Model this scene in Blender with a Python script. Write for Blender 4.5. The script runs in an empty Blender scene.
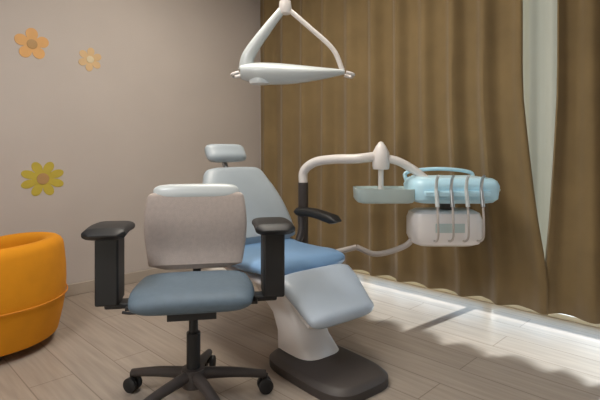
import bpy, bmesh, math, random
from mathutils import Vector, Matrix
random.seed(7)
R = math.radians
C = bpy.context.scene.collection
sc = bpy.context.scene

# ---------------------------------------------------------------- camera, world, sun, exposure
cam = bpy.data.cameras.new('camera'); co = bpy.data.objects.new('camera', cam); C.objects.link(co)
co.location = (3.40, -2.93, 1.0); co.rotation_euler = (R(90), 0, R(45))
cam.lens = 28.2; cam.sensor_width = 36; cam.shift_y = -0.0833; cam.clip_start = 0.05
sc.camera = co

world = bpy.data.worlds.new('sky'); sc.world = world; world.use_nodes = True
bg = world.node_tree.nodes['Background']
bg.inputs['Color'].default_value = (0.62, 0.80, 1.0, 1); bg.inputs['Strength'].default_value = 2.2

sun = bpy.data.lights.new('sun', 'SUN'); so = bpy.data.objects.new('sun', sun); C.objects.link(so)
sun.energy = 31.0; sun.angle = R(1.5); sun.color = (0.97, 0.99, 1.0)
so.rotation_euler = Vector((-0.10, -1.0, -0.155)).to_track_quat('-Z', 'Y').to_euler()

def area(name, loc, sx, sy, power, color):
    l = bpy.data.lights.new(name, 'AREA'); l.shape = 'RECTANGLE'; l.size = sx; l.size_y = sy
    l.energy = power; l.color = color
    o = bpy.data.objects.new(name, l); o.location = loc; C.objects.link(o); return o
area('ceiling_fill_light', (2.2, -3.4, 2.53), 1.15, 0.55, 38, (0.97, 0.98, 1.0))  # unseen cool fill lamp added to brighten the room
area('ceiling_fill_light', (1.45, -1.40, 2.53), 1.15, 0.55, 32, (1.0, 0.92, 0.80))  # unseen warm fill lamp added to brighten the curtain corner

sc.view_settings.view_transform = 'Standard'; sc.view_settings.look = 'None'
sc.view_settings.gamma = 1; sc.view_settings.use_curve_mapping = False
sc.view_settings.exposure = 0.0
sc.cycles.max_bounces = 8; sc.cycles.diffuse_bounces = 5
sc.cycles.use_denoising = True

# ---------------------------------------------------------------- materials
def mat(name, col, rough=0.6, metal=0.0, noise=0.0, scale=8.0, bump=0.0, bscale=60.0, coat=0.0, sheen=0.0, trans=0.0, emit=0.0):
    m = bpy.data.materials.new(name); m.use_nodes = True
    nt = m.node_tree; b = nt.nodes['Principled BSDF']
    b.inputs['Base Color'].default_value = (*col, 1); b.inputs['Roughness'].default_value = rough
    b.inputs['Metallic'].default_value = metal
    b.inputs['Coat Weight'].default_value = coat; b.inputs['Sheen Weight'].default_value = sheen
    b.inputs['Transmission Weight'].default_value = trans
    if emit: b.inputs['Emission Color'].default_value = (*col, 1); b.inputs['Emission Strength'].default_value = emit
    tc = nt.nodes.new('ShaderNodeTexCoord')
    if noise:
        n = nt.nodes.new('ShaderNodeTexNoise'); n.inputs['Scale'].default_value = scale; n.inputs['Detail'].default_value = 6
        nt.links.new(tc.outputs['Object'], n.inputs['Vector'])
        r = nt.nodes.new('ShaderNodeValToRGB')
        r.color_ramp.elements[0].color = (*[c*(1-noise) for c in col], 1); r.color_ramp.elements[0].position = .3
        r.color_ramp.elements[1].color = (*[min(1, c*(1+noise)) for c in col], 1); r.color_ramp.elements[1].position = .7
        nt.links.new(n.outputs['Fac'], r.inputs['Fac']); nt.links.new(r.outputs['Color'], b.inputs['Base Color'])
    if bump:
        n2 = nt.nodes.new('ShaderNodeTexNoise'); n2.inputs['Scale'].default_value = bscale; n2.inputs['Detail'].default_value = 4
        nt.links.new(tc.outputs['Object'], n2.inputs['Vector'])
        bp = nt.nodes.new('ShaderNodeBump'); bp.inputs['Strength'].default_value = bump; bp.inputs['Distance'].default_value = 0.01
        nt.links.new(n2.outputs['Fac'], bp.inputs['Height']); nt.links.new(bp.outputs['Normal'], b.inputs['Normal'])
    return m

M = {}
M['wall'] = mat('painted_plaster', (0.50, 0.445, 0.41), 0.85, noise=.03, scale=2.5, bump=.08, bscale=120)
M['wall_plain'] = mat('back_plaster', (0.50, 0.45, 0.40), 0.85, noise=.03, scale=2)
M['ceiling'] = mat('ceiling_paint', (0.62, 0.60, 0.56), 0.9, noise=.02)
M['skirt'] = mat('skirting_paint', (0.42, 0.36, 0.30), 0.5, noise=.03)
M['curtain'] = mat('brown_drape_fabric', (0.205, 0.140, 0.060), 0.85, noise=.10, scale=5, bump=.15, bscale=300, sheen=.2)
M['orange'] = mat('orange_upholstery', (0.68, 0.26, 0.001), 0.9, noise=.05, scale=10, bump=.12, bscale=220)
M['orange_pipe'] = mat('orange_piping', (0.62, 0.22, 0.004), 0.6, noise=.04)
M['white'] = mat('white_enamel', (0.74, 0.70, 0.68), 0.3, noise=.02, scale=3, coat=.3)
M['white_cool'] = mat('cool_white_plastic', (0.56, 0.60, 0.61), 0.32, noise=.02, scale=3, coat=.2)
M['vinyl'] = mat('pale_blue_grey_vinyl', (0.36, 0.41, 0.45), 0.42, noise=.04, scale=6, bump=.05, bscale=200, coat=.1)
M['vinyl_blue'] = mat('light_blue_vinyl', (0.23, 0.40, 0.64), 0.42, noise=.04, scale=6, bump=.05, bscale=200, coat=.1)
M['vinyl_pale'] = mat('pale_lavender_vinyl', (0.46, 0.53, 0.62), 0.42, noise=.04, scale=6, bump=.05, bscale=200, coat=.1)
M['black'] = mat('black_plastic', (0.010, 0.010, 0.011), 0.5, noise=.1)
M['dark'] = mat('dark_brown_grey_plastic', (0.055, 0.045, 0.042), 0.5, noise=.08)
M['steel'] = mat('brushed_steel', (0.55, 0.56, 0.57), 0.28, 1.0, noise=.05, scale=20)
M['beige'] = mat('pinkish_beige_mesh_fabric', (0.45, 0.38, 0.345), 0.8, noise=.06, scale=60, bump=.25, bscale=400)
M['seat'] = mat('blue_grey_seat_fabric', (0.11, 0.155, 0.20), 0.6, noise=.06, scale=40, bump=.15, bscale=350)
M['mat_blue'] = mat('light_blue_silicone', (0.52, 0.80, 0.95), 0.3, noise=.03)
M['mat_pale'] = mat('pale_blue_mat', (0.62, 0.85, 0.96), 0.35, noise=.03)
M['bright'] = mat('glossy_white_plastic', (0.86, 0.82, 0.81), 0.3, noise=.02, scale=3, coat=.2)
M['teal'] = mat('dull_teal_mat', (0.50, 0.60, 0.59), 0.4, noise=.04)
M['hose'] = mat('pale_grey_hose', (0.48, 0.43, 0.40), 0.5, noise=.03)
M['frame'] = mat('white_window_frame', (0.6, 0.6, 0.58), 0.4, noise=.02)
M['lens'] = mat('lamp_lens', (0.75, 0.82, 0.85), 0.12, noise=.02, coat=.6)
M['d_orange'] = mat('orange_decal', (0.66, 0.36, 0.13), 0.6, noise=.06)
M['d_tan'] = mat('apricot_decal', (0.62, 0.42, 0.22), 0.6, noise=.05)
M['d_yellow'] = mat('yellow_decal', (0.50, 0.39, 0.05), 0.6, noise=.06)
M['d_centre'] = mat('brown_decal', (0.42, 0.25, 0.10), 0.6, noise=.05)
M['d_cent2'] = mat('pale_decal', (0.66, 0.55, 0.36), 0.6, noise=.05)

# floor: planks of warm greige laminate
fl = bpy.data.materials.new('greige_plank_floor'); fl.use_nodes = True
nt = fl.node_tree; b = nt.nodes['Principled BSDF']; tc = nt.nodes.new('ShaderNodeTexCoord')
br = nt.nodes.new('ShaderNodeTexBrick'); br.inputs['Scale'].default_value = 1.0
br.inputs['Brick Width'].default_value = 1.2; br.inputs['Row Height'].default_value = 0.18; br.inputs['Mortar Size'].default_value = 0.0025
br.inputs['Color1'].default_value = (0.33, 0.275, 0.225, 1); br.inputs['Color2'].default_value = (0.37, 0.31, 0.26, 1)
br.inputs['Mortar'].default_value = (0.20, 0.16, 0.125, 1)
nt.links.new(tc.outputs['Object'], br.inputs['Vector'])
mp = nt.nodes.new('ShaderNodeMapping'); mp.inputs['Scale'].default_value = (1.5, 22, 1)
nt.links.new(tc.outputs['Object'], mp.inputs['Vector'])
nz = nt.nodes.new('ShaderNodeTexNoise'); nz.inputs['Scale'].default_value = 2; nz.inputs['Detail'].default_value = 8
nt.links.new(mp.outputs['Vector'], nz.inputs['Vector'])
mx = nt.nodes.new('ShaderNodeMix'); mx.data_type = 'RGBA'; mx.blend_type = 'OVERLAY'; mx.inputs[0].default_value = .35
nt.links.new(br.outputs['Color'], mx.inputs[6]); nt.links.new(nz.outputs['Fac'], mx.inputs[7])
nt.links.new(mx.outputs[2], b.inputs['Base Color']); b.inputs['Roughness'].default_value = 0.38
M['floor'] = fl

# window glass lets the daylight straight through
gl = bpy.data.materials.new('window_glass'); gl.use_nodes = True; nt = gl.node_tree
nt.nodes.remove(nt.nodes['Principled BSDF']); out = nt.nodes['Material Output']
tr = nt.nodes.new('ShaderNodeBsdfTransparent'); tr.inputs[0].default_value = (0.93, 0.96, 0.96, 1)
gs = nt.nodes.new('ShaderNodeBsdfGlossy'); gs.inputs['Roughness'].default_value = .02
ms = nt.nodes.new('ShaderNodeMixShader'); ms.inputs[0].default_value = .06
nt.links.new(tr.outputs[0], ms.inputs[1]); nt.links.new(gs.outputs[0], ms.inputs[2]); nt.links.new(ms.outputs[0], out.inputs[0])
M['glass'] = gl
# sheer curtain
sh = bpy.data.materials.new('sheer_fabric'); sh.use_nodes = True; nt = sh.node_tree
nt.nodes.remove(nt.nodes['Principled BSDF']); out = nt.nodes['Material Output']
df = nt.nodes.new('ShaderNodeBsdfDiffuse'); df.inputs[0].default_value = (0.50, 0.49, 0.47, 1)
tl = nt.nodes.new('ShaderNodeBsdfTranslucent'); tl.inputs[0].default_value = (0.34, 0.325, 0.285, 1)
ms = nt.nodes.new('ShaderNodeMixShader'); ms.inputs[0].default_value = .5
wv = nt.nodes.new('ShaderNodeTexWave'); wv.inputs['Scale'].default_value = 60; tc = nt.nodes.new('ShaderNodeTexCoord')
nt.links.new(tc.outputs['Object'], wv.inputs['Vector'])
bp = nt.nodes.new('ShaderNodeBump'); bp.inputs['Strength'].default_value = .1; nt.links.new(wv.outputs['Fac'], bp.inputs['Height'])
nt.links.new(bp.outputs[0], df.inputs['Normal'])
nt.links.new(df.outputs[0], ms.inputs[1]); nt.links.new(tl.outputs[0], ms.inputs[2]); nt.links.new(ms.outputs[0], out.inputs[0])
M['sheer'] = sh

# ---------------------------------------------------------------- mesh helpers
def box(bm, c, s, rot=None):
    mtx = Matrix.Translation(c) @ (rot.to_4x4() if rot else Matrix.Identity(4)) @ Matrix.Diagonal((*s, 1))
    bmesh.ops.create_cube(bm, size=1, matrix=mtx)

def rings(bm, rs, cap=True, closed=True):
    vs = [[bm.verts.new(p) for p in r] for r in rs]
    n = len(rs[0])
    for a, b_ in zip(vs, vs[1:]):
        for i in range(n if closed else n-1):
            j = (i+1) % n
            bm.faces.new((a[i], a[j], b_[j], b_[i]))
    if cap and closed:
        bm.faces.new(list(reversed(vs[0]))); bm.faces.new(vs[-1])

def smooth_path(pts, k=6):
    P = [Vector(p) for p in pts]
    if len(P) < 3: return P
    Q = [2*P[0]-P[1]] + P + [2*P[-1]-P[-2]]; out = []
    for i in range(1, len(Q)-2):
        for j in range(k):
            t = j/k; a, b_, c, d = Q[i-1], Q[i], Q[i+1], Q[i+2]
            out.append(0.5*((2*b_)+(c-a)*t+(2*a-5*b_+4*c-d)*t*t+(3*b_-a-3*c+d)*t**3))
    out.append(P[-1]); return out

def tube(bm, pts, r, seg=12, smooth=True, k=6):
    P = smooth_path(pts, k) if smooth else [Vector(p) for p in pts]
    n = len(P); up = Vector((0.01, 0.02, 1)); rs = []; N = None
    for i, p in enumerate(P):
        t = (P[min(i+1, n-1)]-P[max(i-1, 0)]).normalized()
        if N is None:
            N = t.cross(up); 
            if N.length < .05: N = t.cross(Vector((1, 0, 0)))
            N.normalize()
        else:
            N = (N - t*N.dot(t)).normalized()
        B = t.cross(N)
        rr = r(i/(n-1)) if callable(r) else r
        rs.append([p+N*math.cos(2*math.pi*q/seg)*rr+B*math.sin(2*math.pi*q/seg)*rr for q in range(seg)])
    rings(bm, rs)

def lathe(bm, prof, c=(0, 0, 0), seg=32, a0=0, a1=2*math.pi):
    c = Vector(c)
    full = abs(a1-a0-2*math.pi) < 1e-6
    rs = [[c+Vector((max(r, 1e-4)*math.cos(a0+(a1-a0)*q/seg), max(r, 1e-4)*math.sin(a0+(a1-a0)*q/seg), z)) for q in range(seg)] for r, z in prof]
    rings(bm, rs, cap=full)

def pad(bm, path, width, thick, n=4.0, seg=28, k=5, taper=0.35):
    """upholstered pad following a path in the local XZ plane; superellipse section in Y and the path normal"""
    P = smooth_path([(x, 0, z) for x, z in path], k); m = len(P); rs = []
    L = [0]
    for a, b_ in zip(P, P[1:]): L.append(L[-1]+(b_-a).length)
    tot = L[-1]
    for i, p in enumerate(P):
        t = (P[min(i+1, m-1)]-P[max(i-1, 0)]).normalized(); N = Vector((-t.z, 0, t.x)); u = L[i]/tot
        w = width(u) if callable(width) else width; th = thick(u) if callable(thick) else thick
        ed = min(L[i], tot-L[i])/(th*.5)
        f = 1.0 if ed >= 1 else math.sqrt(max(0, 1-(1-ed)**2))
        fw = 1-taper*(1-f) if taper else 1
        f = max(f, .12)
        r = []
        for q in range(seg):
            a = 2*math.pi*q/seg; cs, sn = math.cos(a), math.sin(a)
            y = math.copysign(abs(cs)**(2/n), cs)*w/2*fw; h = math.copysign(abs(sn)**(2/2.4), sn)*th/2*f
            r.append(p+Vector((0, y, 0))+N*h)
        rs.append(r)
    rings(bm, rs)

def obj(name, bm, m, parent=None, bevel=0, smooth=True, loc=None, solid=0, subsurf=0):
    bmesh.ops.recalc_face_normals(bm, faces=bm.faces)
    me = bpy.data.meshes.new(name); bm.to_mesh(me); bm.free(); me.materials.append(m)
    o = bpy.data.objects.new(name, me); C.objects.link(o)
    if parent: o.parent = parent
    if loc: o.location = loc
    if smooth:
        me.shade_smooth()
        if hasattr(me, 'set_sharp_from_angle'): me.set_sharp_from_angle(angle=R(40))
    if solid:
        s = o.modifiers.new('thickness', 'SOLIDIFY'); s.thickness = solid; s.offset = 0
    if bevel:
        bv = o.modifiers.new('bevel', 'BEVEL'); bv.width = bevel; bv.segments = 3; bv.limit_method = 'ANGLE'; bv.angle_limit = R(40)
        bv.harden_normals = False
    if subsurf:
        ss = o.modifiers.new('sub', 'SUBSURF'); ss.levels = ss.render_levels = subsurf
    return o

def thing(name, label, cat, loc, rz=0, group=None):
    o = bpy.data.objects.new(name, None); C.objects.link(o); o.location = loc; o.rotation_euler = (0, 0, rz)
    o['label'] = label; o['category'] = cat
    if group: o['group'] = group
    return o

def tag(o, label, cat, group=None):
    o['label'] = label; o['category'] = cat
    if group: o['group'] = group
    return o

def struct(name, bm, m, **k):
    o = obj(name, bm, m, **k); o['kind'] = 'structure'; return o

def B(): return bmesh.new()
def quick(name, m, parent, bevel, *boxes):
    bm = B()
    for c, s in boxes: box(bm, c, s)
    return obj(name, bm, m, parent, bevel=bevel)

# ---------------------------------------------------------------- room
XR, YB, H = 5.2, -4.6, 2.6
bm = B(); box(bm, (XR/2, YB/2, -.05), (XR+.4, -YB+.4, .1)); struct('floor', bm, M['floor'], smooth=False)
bm = B(); box(bm, (XR/2, YB/2, H+.05), (XR+.4, -YB+.4, .1)); struct('ceiling', bm, M['ceiling'], smooth=False)
bm = B(); box(bm, (-.06, YB/2, H/2), (.12, -YB, H)); struct('wall_left', bm, M['wall'], smooth=False)
bm = B(); box(bm, (XR+.06, YB/2, H/2), (.12, -YB, H)); struct('wall_right', bm, M['wall_plain'], smooth=False)
bm = B(); box(bm, (XR/2, YB-.06, H/2), (XR, .12, H)); struct('wall_back', bm, M['wall_plain'], smooth=False)
bm = B()
box(bm, (XR/2, .16, H-.09), (XR, .12, .18)); box(bm, (XR-.06, .16, (H-.18)/2), (.12, .12, H-.18)); box(bm, (.05, .16, (H-.18)/2), (.10, .12, H-.18))
struct('wall_window', bm, M['wall_plain'], smooth=False)
# window: frame with mullions and panes
win = bpy.data.objects.new('window_1', None); C.objects.link(win); win['kind'] = 'structure'; win.location = (2.6, .16, 0)
x0, x1, zt = .08, XR-.12, H-.18
bm = B()
box(bm, ((x0+x1)/2-2.6, 0, .015), (x1-x0, .07, .03)); box(bm, ((x0+x1)/2-2.6, 0, zt-.03), (x1-x0, .07, .06))
nm = 5
for i in range(nm+1):
    x = x0+.025+(x1-x0-.05)*i/nm
    box(bm, (x-2.6, 0, zt/2), (.05, .068, zt-.02))
obj('window_frame', bm, M['frame'], win, bevel=.004)
for i in range(nm):
    xa = x0+.025+(x1-x0-.05)*i/nm; xb = x0+.025+(x1-x0-.05)*(i+1)/nm
    bm = B(); box(bm, ((xa+xb)/2-2.6, 0, zt/2), (xb-xa-.05, .006, zt-.09)); obj('pane', bm, M['glass'], win, smooth=False)
# skirting on the left wall
bm = B(); box(bm, (.009, (YB-.22)/2+0.0, .04), (.018, -YB-.22, .08)); struct('baseboard_left', bm, M['skirt'], bevel=.004)

# curtains: folded sheets hung from a rail
def curtain(xl, xr, per, amp, y0, z0, z1, phase=0.0, top_in=0.0, side=0, rows=14):
    g = lambda z: 1 if z > 1.35 else (max(0, (z-.35))/1.0)**.7
    bm = B(); n = int((xr-xl)/per*16)+1; grid = []
    for j in range(rows+1):
        z = z0+(z1-z0)*j/rows; f = j/rows; row = []
        for i in range(n+1):
            u = i/n; x = xl+(xr-xl)*u
            # one edge is drawn back towards the top
            if side > 0: x -= top_in*g(z)*max(0, (u-.55)/.45)**1.3
            if side < 0: x += top_in*g(z)*max(0, (.45-u)/.45)**1.3
            ph = 2*math.pi*(xl+(xr-xl)*u)/per+phase+.35*math.sin(u*9+f*1.2)
            a = amp*(1.0+.25*math.sin(u*23+1))*(1-.25*f)
            y = y0+a*math.sin(ph)+.25*a*math.sin(2*ph+.8+f)
            row.append(bm.verts.new((x, y, z)))
        grid.append(row)
    for j in range(rows):
        for i in range(n):
            bm.faces.new((grid[j][i], grid[j][i+1], grid[j+1][i+1], grid[j+1][i]))
    return bm
HEM = .085
t = thing('curtain', 'wide brown floor length curtain with deep folds between the wall corner and the pale gap', 'curtain', (0, 0, 0), group='brown window curtains')
obj('fabric', curtain(.004, 2.53, .235, .038, -.09, HEM, 2.50, .6, .135, 1), M['curtain'], t, solid=.004)
t = thing('curtain', 'narrow dark brown curtain to the right of the pale vertical gap', 'curtain', (0, 0, 0), group='brown window curtains')
obj('fabric', curtain(2.50, 2.99, .20, .030, -.055, HEM, 2.50, 1.2, .07, -1), M['curtain'], t, solid=.004)
t = thing('curtain', 'unseen brown curtain added beyond the bare glass to limit the incoming sun', 'curtain', (0, 0, 0), group='brown window curtains')
obj('fabric', curtain(3.62, 5.1, .22, .034, -.07, HEM, 2.50, .3), M['curtain'], t, solid=.004)  # out-of-view curtain added to narrow the sunlit opening and reduce fill
t = thing('sheer_curtain', 'pale grey sheer strip showing in the gap between the brown curtains', 'curtain', (0, 0, 0))
obj('fabric', curtain(2.2, 2.9, .11, .014, .02, .3, 2.50, 0), M['sheer'], t, solid=.0015)
bm = B(); tube(bm, [(.03, -.06, 2.53), (4.9, -.06, 2.53)], .014, smooth=False)
for x in (.1, 1.7, 3.3, 4.85): box(bm, (x, 0.02, 2.53), (.02, .17, .02))
tag(obj('curtain_rail', bm, M['steel']), 'steel rail carrying the brown curtains above the window', 'curtain rail')

# unseen ceiling fixtures added to carry the fill area lights
for k, (x, y, lb) in enumerate(((2.2, -3.4, 'unseen fill light panel added on the ceiling farther from the window wall'), (1.45, -1.40, 'unseen fill light panel added on the ceiling above the dental chair corner'))):
    t = thing('added_fill_panel', lb, 'ceiling light', (x, y, 2.545), 0, 'added fill light panels')
    quick('housing', M['frame'], t, .004, ((0, 0, .03), (1.24, .64, .04)))
    bm = B(); box(bm, (0, 0, .004), (1.2, .6, .008)); obj('diffuser', bm, mat('diffuser', (.9, .88, .84), .5, emit=.6), t)

# ---------------------------------------------------------------- decals on the left wall
def flower(bm, r0, petals, rad, th=.003, seg=16):
    n = petals*seg; c0 = bm.verts.new((0, 0, th)); rim = []; low = []
    for i in range(n):
        a = 2*math.pi*i/n; rr = rad*(r0+(1-r0)*abs(math.sin(petals*a/2))**.6)
        rim.append(bm.verts.new((rr*math.cos(a), rr*math.sin(a), th))); low.append(bm.verts.new((rr*math.cos(a), rr*math.sin(a), 0)))
    for i in range(n):
        j = (i+1) % n
        bm.faces.new((c0, rim[i], rim[j])); bm.faces.new((low[i], low[j], rim[j], rim[i]))
def decal(y, z, rad, petals, m1, m2, label, sc_=(1, 1), tilt=0.0):
    t = thing('flower_decal', label, 'wall decal', (0.0, y, z), group='flower decals on the pale wall')
    t.rotation_euler = (R(90), tilt, R(90))
    bm = B(); flower(bm, .45, petals, rad); o = obj('petals', bm, m1, t, smooth=False); o.scale = (*sc_, 1)
    bm = B(); lathe(bm, [(rad*.30, .0), (rad*.30, .006), (rad*.25, .007), (0, .007)], seg=24); obj('centre', bm, m2, t)
decal(-2.00, 1.69, .105, 5, M['d_orange'], M['d_centre'], 'orange flower decal high on the pale wall at upper left', tilt=.3)
decal(-1.63, 1.64, .085, 6, M['d_tan'], M['d_cent2'], 'small faint apricot flower decal right of the orange one', tilt=.1)
decal(-1.935, .81, .125, 8, M['d_yellow'], M['d_centre'], 'yellow flower decal low on the pale wall above the orange armchair', (1.1, .95))

# ---------------------------------------------------------------- orange tub armchair
t = thing('tub_armchair', 'rounded orange tub armchair on the floor at the left edge', 'armchair', (.570, -2.366, 0), R(225))
def shell_bm(r_out, thick, z0, ztop, zfront, opening=R(62), seg=56):
    """barrel shell open towards local +X; top dips towards the front"""
    bm = B(); rs = []
    a0, a1 = opening, 2*math.pi-opening
    for i in range(seg+1):
        u = i/seg; a = a0+(a1-a0)*u; s = math.sin(math.pi*u)**.5
        zt_ = zfront+(ztop-zfront)*s; bul = .018
        prof = []
        ro, ri = r_out, r_out-thick
        nz_ = 8
        for q in range(nz_+1):
            f = q/nz_; z = z0+(zt_-thick/2-z0)*f
            prof.append((ro-.03*(1-f)**2+bul*math.sin(math.pi*f), z))
        for q in range(1, 8):
            b_ = math.pi*q/8; prof.append(((ro+ri)/2+thick/2*math.cos(b_), zt_-thick/2+thick/2*math.sin(b_)))
        for q in range(nz_, -1, -1):
            f = q/nz_; prof.append((ri, z0+(zt_-thick/2-z0)*f))
        rs.append([Vector((r*math.cos(a), r*math.sin(a), z)) for r, z in prof])
    rings(bm, rs, cap=True)
    return bm
obj('shell', shell_bm(.355, .10, .045, .545, .49), M['orange'], t, bevel=.01)
bm = B(); lathe(bm, [(.0, .10), (.235, .10), (.25, .12), (.252, .30), (.235, .325), (.18, .335), (0, .34)], seg=40)
obj('seat_cushion', bm, M['orange'], t)
bm = B(); tube(bm, [(.372*math.cos(a), .372*math.sin(a), .25) for a in [R(64)+R(232)*i/40 for i in range(41)]], .004, 8, smooth=False)
obj('piping', bm, M['orange_pipe'], t)
for a in (45, 135, 225, 315):
    bm = B(); lathe(bm, [(.018, 0), (.024, .06)], (.23*math.cos(R(a)), .23*math.sin(R(a)), 0), 16); obj('leg', bm, M['dark'], t)
bm = B(); lathe(bm, [(0, .05), (.24, .05), (.245, .06), (.245, .10), (0, .10)], seg=40); obj('seat_base', bm, M['orange_pipe'], t)

# ---------------------------------------------------------------- office chair (front view, black T arms)
t = thing('office_chair', 'low backed office chair with black T shaped arms and pinkish beige back, on castors', 'chair', (1.787, -1.913, 0), R(-35))
# local +X is the front of the chair
bm = B()
for k in range(5):
    a = 2*math.pi*k/5+R(241)
    d = Vector((math.cos(a), math.sin(a), 0))
    tube(bm, [d*.03+Vector((0, 0, .115)), d*.16+Vector((0, 0, .10)), d*.29+Vector((0, 0, .075))], lambda u: .024-.008*u, 10)
lathe(bm, [(.0, .07), (.045, .07), (.05, .09), (.045, .14), (.0, .145)])
obj('star_base', bm, M['dark'], t)
bm = B(); lathe(bm, [(0, .14), (.027, .14), (.027, .28), (.018, .281), (.018, .37), (0, .37)]); obj('gas_lift', bm, M['black'], t)
for k in range(5):
    a = 2*math.pi*k/5+R(241); d = Vector((math.cos(a), math.sin(a), 0)); n = Vector((-d.y, d.x, 0))
    bm = B(); c = d*.29
    for s in (-1, 1):
        rs = []
        for off, rr in ((.006, .026), (.010, .030), (.024, .030), (.028, .024)):
            rs.append([c+n*(s*off)+(d*math.cos(2*math.pi*q/20)+Vector((0, 0, 1))*math.sin(2*math.pi*q/20))*rr+Vector((0, 0, .0302)) for q in range(20)])
        rings(bm, rs)
    lathe(bm, [(.010, .03), (.012, .075), (0, .08)], c, 12)
    obj('castor', bm, M['black'], t)
bm = B(); box(bm, (0, 0, .385), (.24, .18, .035)); box(bm, (0, 0, .40), (.10, .50, .014)); tube(bm, [(.05, -.09, .39), (.05, -.22, .385), (.05, -.26, .39)], .006, 8)
obj('seat_mechanism', bm, M['black'], t, bevel=.006)
bm = B(); pad(bm, [(-.20, .445), (-.05, .438), (.08, .440), (.14, .435), (.17, .415)], lambda u: .43+.05*math.sin(math.pi*u), .07, 4.5)
obj('seat', bm, M['seat'], t)
bm = B(); pad(bm, [(-.225, .475), (-.25, .56), (-.245, .67), (-.258, .76), (-.275, .815)], lambda u: .40+.05*math.sin(math.pi*u*.9), .045, 5)
bk = obj('backrest', bm, M['beige'], t)
bm = B(); pad(bm, [(-.262, .770), (-.276, .81), (-.29, .845)], .38, .06, 4)
o = obj('top_rail', bm, M['white_cool'], bk); o['label'] = 'pale grey top rail of the backrest'
bm = B()
tube(bm, [(-.08, 0, .39), (-.26, 0, .385), (-.315, 0, .44), (-.295, 0, .60), (-.285, 0, .68)], .018, 10)
box(bm, (-.285, 0, .62), (.02, .16, .14)); obj('back_support', bm, M['black'], t, bevel=.004)
for s in (-1, 1):
    bm = B()
    box(bm, (-.01, s*.315, .545), (.13, .085, .26)); box(bm, (-.01, s*.27, .405), (.075, .12, .022))
    box(bm, (-.01, s*.315, .43), (.075, .03, .06))
    arm = obj('armrest_post', bm, M['black'], t, bevel=.008)
    bm = B(); pad(bm, [(-.13, .690), (0, .697), (.12, .690)], .155, .042, 4); obj('arm_pad', bm, M['black'], arm, loc=(0, s*.315, 0))

# ---------------------------------------------------------------- dental chair
t = thing('dental_chair', 'pale blue dental chair, half reclined, beneath the swing lamp', 'dental chair', (1.625, -1.285, 0), R(-6))
bm = B()
rs = []
for z, g in ((0, 0), (.035, 0), (.05, .015), (.055, .03)):
    r = []
    for q in range(40):
        a = 2*math.pi*q/40; cs, sn = math.cos(a), math.sin(a)
        r.append(Vector((.37+math.copysign(abs(cs)**.5, cs)*(.27-g), -.03+math.copysign(abs(sn)**.5, sn)*(.18-g), z)))
    rs.append(r)
rings(bm, rs); obj('base_plate', bm, M['dark'], t)
bm = B(); rs = []
for z, lx, ly, cx in ((.05, .14, .12, .21), (.12, .12, .10, .17), (.20, .11, .10, .12), (.30, .15, .12, .03), (.345, .20, .15, .03), (.37, .22, .17, .03)):
    r = []
    for q in range(32):
        a = 2*math.pi*q/32; cs, sn = math.cos(a), math.sin(a)
        r.append(Vector((cx+math.copysign(abs(cs)**.6, cs)*lx, math.copysign(abs(sn)**.6, sn)*ly, z)))
    rs.append(r)
rings(bm, rs); obj('pedestal', bm, M['white'], t)
bm = B(); pad(bm, [(-.24, .405), (-.1, .385), (.1, .385), (.25, .375)], .46, .06, 4); obj('seat_shell', bm, M['white'], t)
bm = B(); pad(bm, [(-.26, .475), (-.16, .45), (0, .448), (.14, .455), (.235, .44)], lambda u: .50+.04*math.sin(math.pi*u), .085, 4)
o = obj('seat', bm, M['vinyl_blue'], t)
bm = B(); pad(bm, [(.225, .42), (.30, .385), (.37, .335), (.43, .29), (.48, .26)], lambda u: .47-.10*u, .075, 4)
o = obj('leg_rest', bm, M['vinyl_pale'], t); o['label'] = 'pale padded leg rest'
bm = B(); pad(bm, [(.20, .365), (.28, .33), (.36, .275), (.42, .235)], .34, .04, 4); obj('leg_shell', bm, M['white'], t)
bm = B(); pad(bm, [(-.19, .49), (-.275, .59), (-.36, .70), (-.44, .81), (-.50, .895)], lambda u: .50+.06*math.sin(math.pi*u)-.14*u**2, .085, 3.6)
obj('backrest', bm, M['vinyl'], t)
bm = B(); pad(bm, [(-.215, .43), (-.33, .575), (-.42, .69), (-.51, .82)], .40, .045, 3.6); obj('back_shell', bm, M['white_cool'], t)
bm = B(); pad(bm, [(-.535, .93), (-.575, .985), (-.60, 1.035)], .27, .075, 3)
hd = obj('headrest', bm, M['vinyl'], t)
bm = B(); tube(bm, [(-.50, 0, .80), (-.565, 0, .88), (-.61, 0, .97)], .016, 10); box(bm, (-.606, 0, .975), (.02, .10, .06)); obj('headrest_bracket', bm, M['steel'], t)
for s in (1,):
    bm = B(); tube(bm, [(-.20, s*.24, .42), (-.20, s*.29, .52), (-.22, s*.305, .62)], .022, 10)
    a_ = obj('armrest_bracket', bm, M['dark'], t)
    bm = B(); pad(bm, [(-.26, .635), (-.10, .640), (.10, .615)], .085, .05, 3); o = obj('arm_pad', bm, M['black'], a_); o.location = (0, s*.305, 0)

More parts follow.
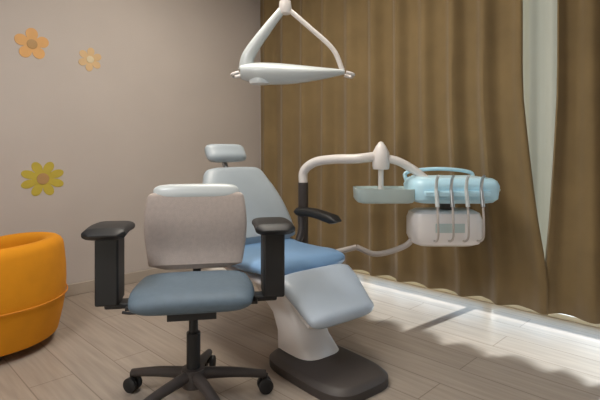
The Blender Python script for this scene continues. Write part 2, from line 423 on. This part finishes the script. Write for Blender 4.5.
# ---------------------------------------------------------------- delivery unit on its arm
# local x runs along the console, z up
t = thing('instrument_console', 'white dental instrument console with light blue top, carried on a curved arm', 'dental unit', (1.96, -.55, 0), R(45))
bm = B()
tube(bm, [(-.645, .205, .06), (-.645, .205, .80)], .032, 14, smooth=False)
lathe(bm, [(0, 0), (.11, 0), (.11, .03), (.05, .05), (.035, .07), (0, .07)], (-.645, .205, 0), 28)
obj('post', bm, M['dark'], t)
bm = B(); tube(bm, [(-.645, .205, .79), (-.64, .203, .87), (-.575, .165, .925), (-.47, .085, .945), (-.34, 0, .95), (-.22, 0, .965)], .028, 14)
obj('swing_arm', bm, M['white'], t)
bm = B(); lathe(bm, [(0, .885), (.045, .89), (.05, .91), (.048, .985), (.03, 1.02), (.012, 1.045), (0, 1.05)], (-.20, 0, 0), 28)
obj('joint_cover', bm, M['white'], t)
bm = B(); tube(bm, [(-.19, 0, .955), (-.10, 0, .935), (-.01, 0, .885), (.06, 0, .83)], .024, 14); obj('fore_arm', bm, M['white'], t)
# console body
def slab(cx, cy, lx, ly, zs, p=.35, n=44):
    rs = []
    for z, g in zs:
        rs.append([Vector((cx+math.copysign(abs(math.cos(2*math.pi*q/n))**p, math.cos(2*math.pi*q/n))*(lx-g), cy+math.copysign(abs(math.sin(2*math.pi*q/n))**p, math.sin(2*math.pi*q/n))*(ly-g), z)) for q in range(n)])
    bm = B(); rings(bm, rs); return bm
cb = obj('console_body', slab(.195, 0, .245, .17, ((.705, .05), (.71, .03), (.73, .008), (.80, 0), (.83, .012), (.842, .03))), M['mat_blue'], t)
o = obj('top_mat', slab(.18, .0, .19, .135, ((.842, 0), (.848, .004), (.849, .01)), .3), M['mat_pale'], cb)
# raised rear rim
bm = B(); tube(bm, [(-.02, .155, .815), (-.01, .165, .865), (.18, .17, .885), (.37, .165, .865), (.38, .155, .815)], .012, 10); obj('rear_rail', bm, M['mat_blue'], cb)
# side tray
tr_ = obj('side_tray', slab(-.19, -.02, .165, .13, ((.705, .03), (.71, .012), (.725, .003), (.785, 0), (.785, .01), (.766, .014)), .3), M['teal'], t)
o = obj('tray_liner', slab(-.19, -.02, .145, .11, ((.766, 0), (.772, .002), (.773, .01)), .3), M['teal'], tr_)
bm = B(); tube(bm, [(-.20, 0, .90), (-.20, 0, .752)], .016, smooth=False); obj('tray_stem', bm, M['white'], t)
# handpieces hanging in a holder along the front edge, hoses looping below
bm = B(); box(bm, (.18, -.185, .765), (.36, .035, .03)); obj('instrument_holder', bm, M['mat_blue'], t, bevel=.008)
for k in range(4):
    x = .06+k*.08
    bm = B(); tube(bm, [(x, -.225, .70), (x, -.207, .765), (x, -.20, .80), (x, -.215, .845), (x, -.24, .865)], lambda u: .012-.005*u, 10)
    hp = obj('handpiece', bm, M['steel'] if k % 2 else M['white_cool'], t)
    bm = B(); tube(bm, [(x, -.225, .70), (x, -.235, .62), (x+.01, -.20, .53), (x+.015, -.10, .50), (x+.01, -.02, .56)], .006, 8); obj('hose', bm, M['hose'], hp)
# control box slung below
bm = B(); tube(bm, [(.18, 0, .73), (.18, 0, .655)], .04, 16, smooth=False); obj('neck', bm, M['dark'], t)
lb = obj('control_box', slab(.16, .0, .20, .12, ((.46, .05), (.475, .015), (.51, 0), (.61, 0), (.645, .012), (.66, .04)), .4), M['bright'], t)
bm = B(); box(bm, (.16, -.121, .57), (.16, .006, .05)); obj('control_panel', bm, M['teal'], lb, bevel=.002)
bm = B()
tube(bm, [(-.34, 0.01, .44), (-.22, .01, .40), (-.06, 0, .45), (.0, 0, .52)], .016, 10)
tube(bm, [(-.645, .205, .34), (-.5, .02, .40), (-.34, .01, .44)], .016, 10); obj('supply_tube', bm, M['hose'], t)
# foot control on floor is left out; grip handle
bm = B(); tube(bm, [(.385, -.06, .77), (.45, -.06, .775), (.455, 0, .775), (.45, .06, .775), (.385, .06, .77)], .011, 10); obj('grip_handle', bm, M['teal'], t)

# ---------------------------------------------------------------- swing lamp from the ceiling
t = thing('dental_lamp', 'white dental lamp with V shaped yoke hanging over the chair', 'lamp', (1.60, -1.24, 1.36), R(45))
bm = B(); tube(bm, [(0, 0, .40), (0, 0, 1.22)], .014, 14, smooth=False)
lathe(bm, [(0, 1.235), (.075, 1.235), (.07, 1.215), (.03, 1.19), (0, 1.19)], seg=28); obj('ceiling_pole', bm, M['white'], t)
bm = B(); lathe(bm, [(0, .35), (.028, .355), (.034, .38), (.03, .42), (0, .43)], seg=24); obj('pivot', bm, M['white'], t)
bm = B(); tube(bm, [(-.005, 0, .39), (-.10, 0, .27), (-.19, 0, .14), (-.205, 0, .06)], lambda u: .020+.022*u, 12); obj('yoke_arm', bm, M['white_cool'], t)
bm = B(); tube(bm, [(.005, 0, .39), (.12, 0, .29), (.25, 0, .17), (.30, 0, .06)], .013, 12); obj('yoke_arm', bm, M['white'], t)
bm = B(); rs = []
n = 18
for i in range(n+1):
    u = i/n; x = -.23+.54*u; w = .10*(1-.45*u)*math.sin(math.pi*min(1, max(0, .06+.88*u)))**.4; h = .075*(1-.68*u)*math.sin(math.pi*(.06+.88*u))**.4
    zc = .05-.012*math.cos((u-.5)*3)
    rs.append([Vector((x, math.cos(2*math.pi*q/24)*w, zc+math.sin(2*math.pi*q/24)*h)) for q in range(24)])
rings(bm, rs); lh = obj('lamp_head', bm, M['white_cool'], t)
bm = B(); lathe(bm, [(0, -.016), (.055, -.014), (.062, .002), (.062, .02)], (-.13, 0, 0), 28); obj('lens', bm, M['lens'], lh)
for s, x in ((-1, -.235), (1, .315)):
    bm = B(); tube(bm, [(x, -.05, .04), (x+s*.035, -.045, .03), (x+s*.04, 0, .03), (x+s*.035, .045, .03), (x, .05, .04)], .009, 10); obj('handle', bm, M['white'], t)
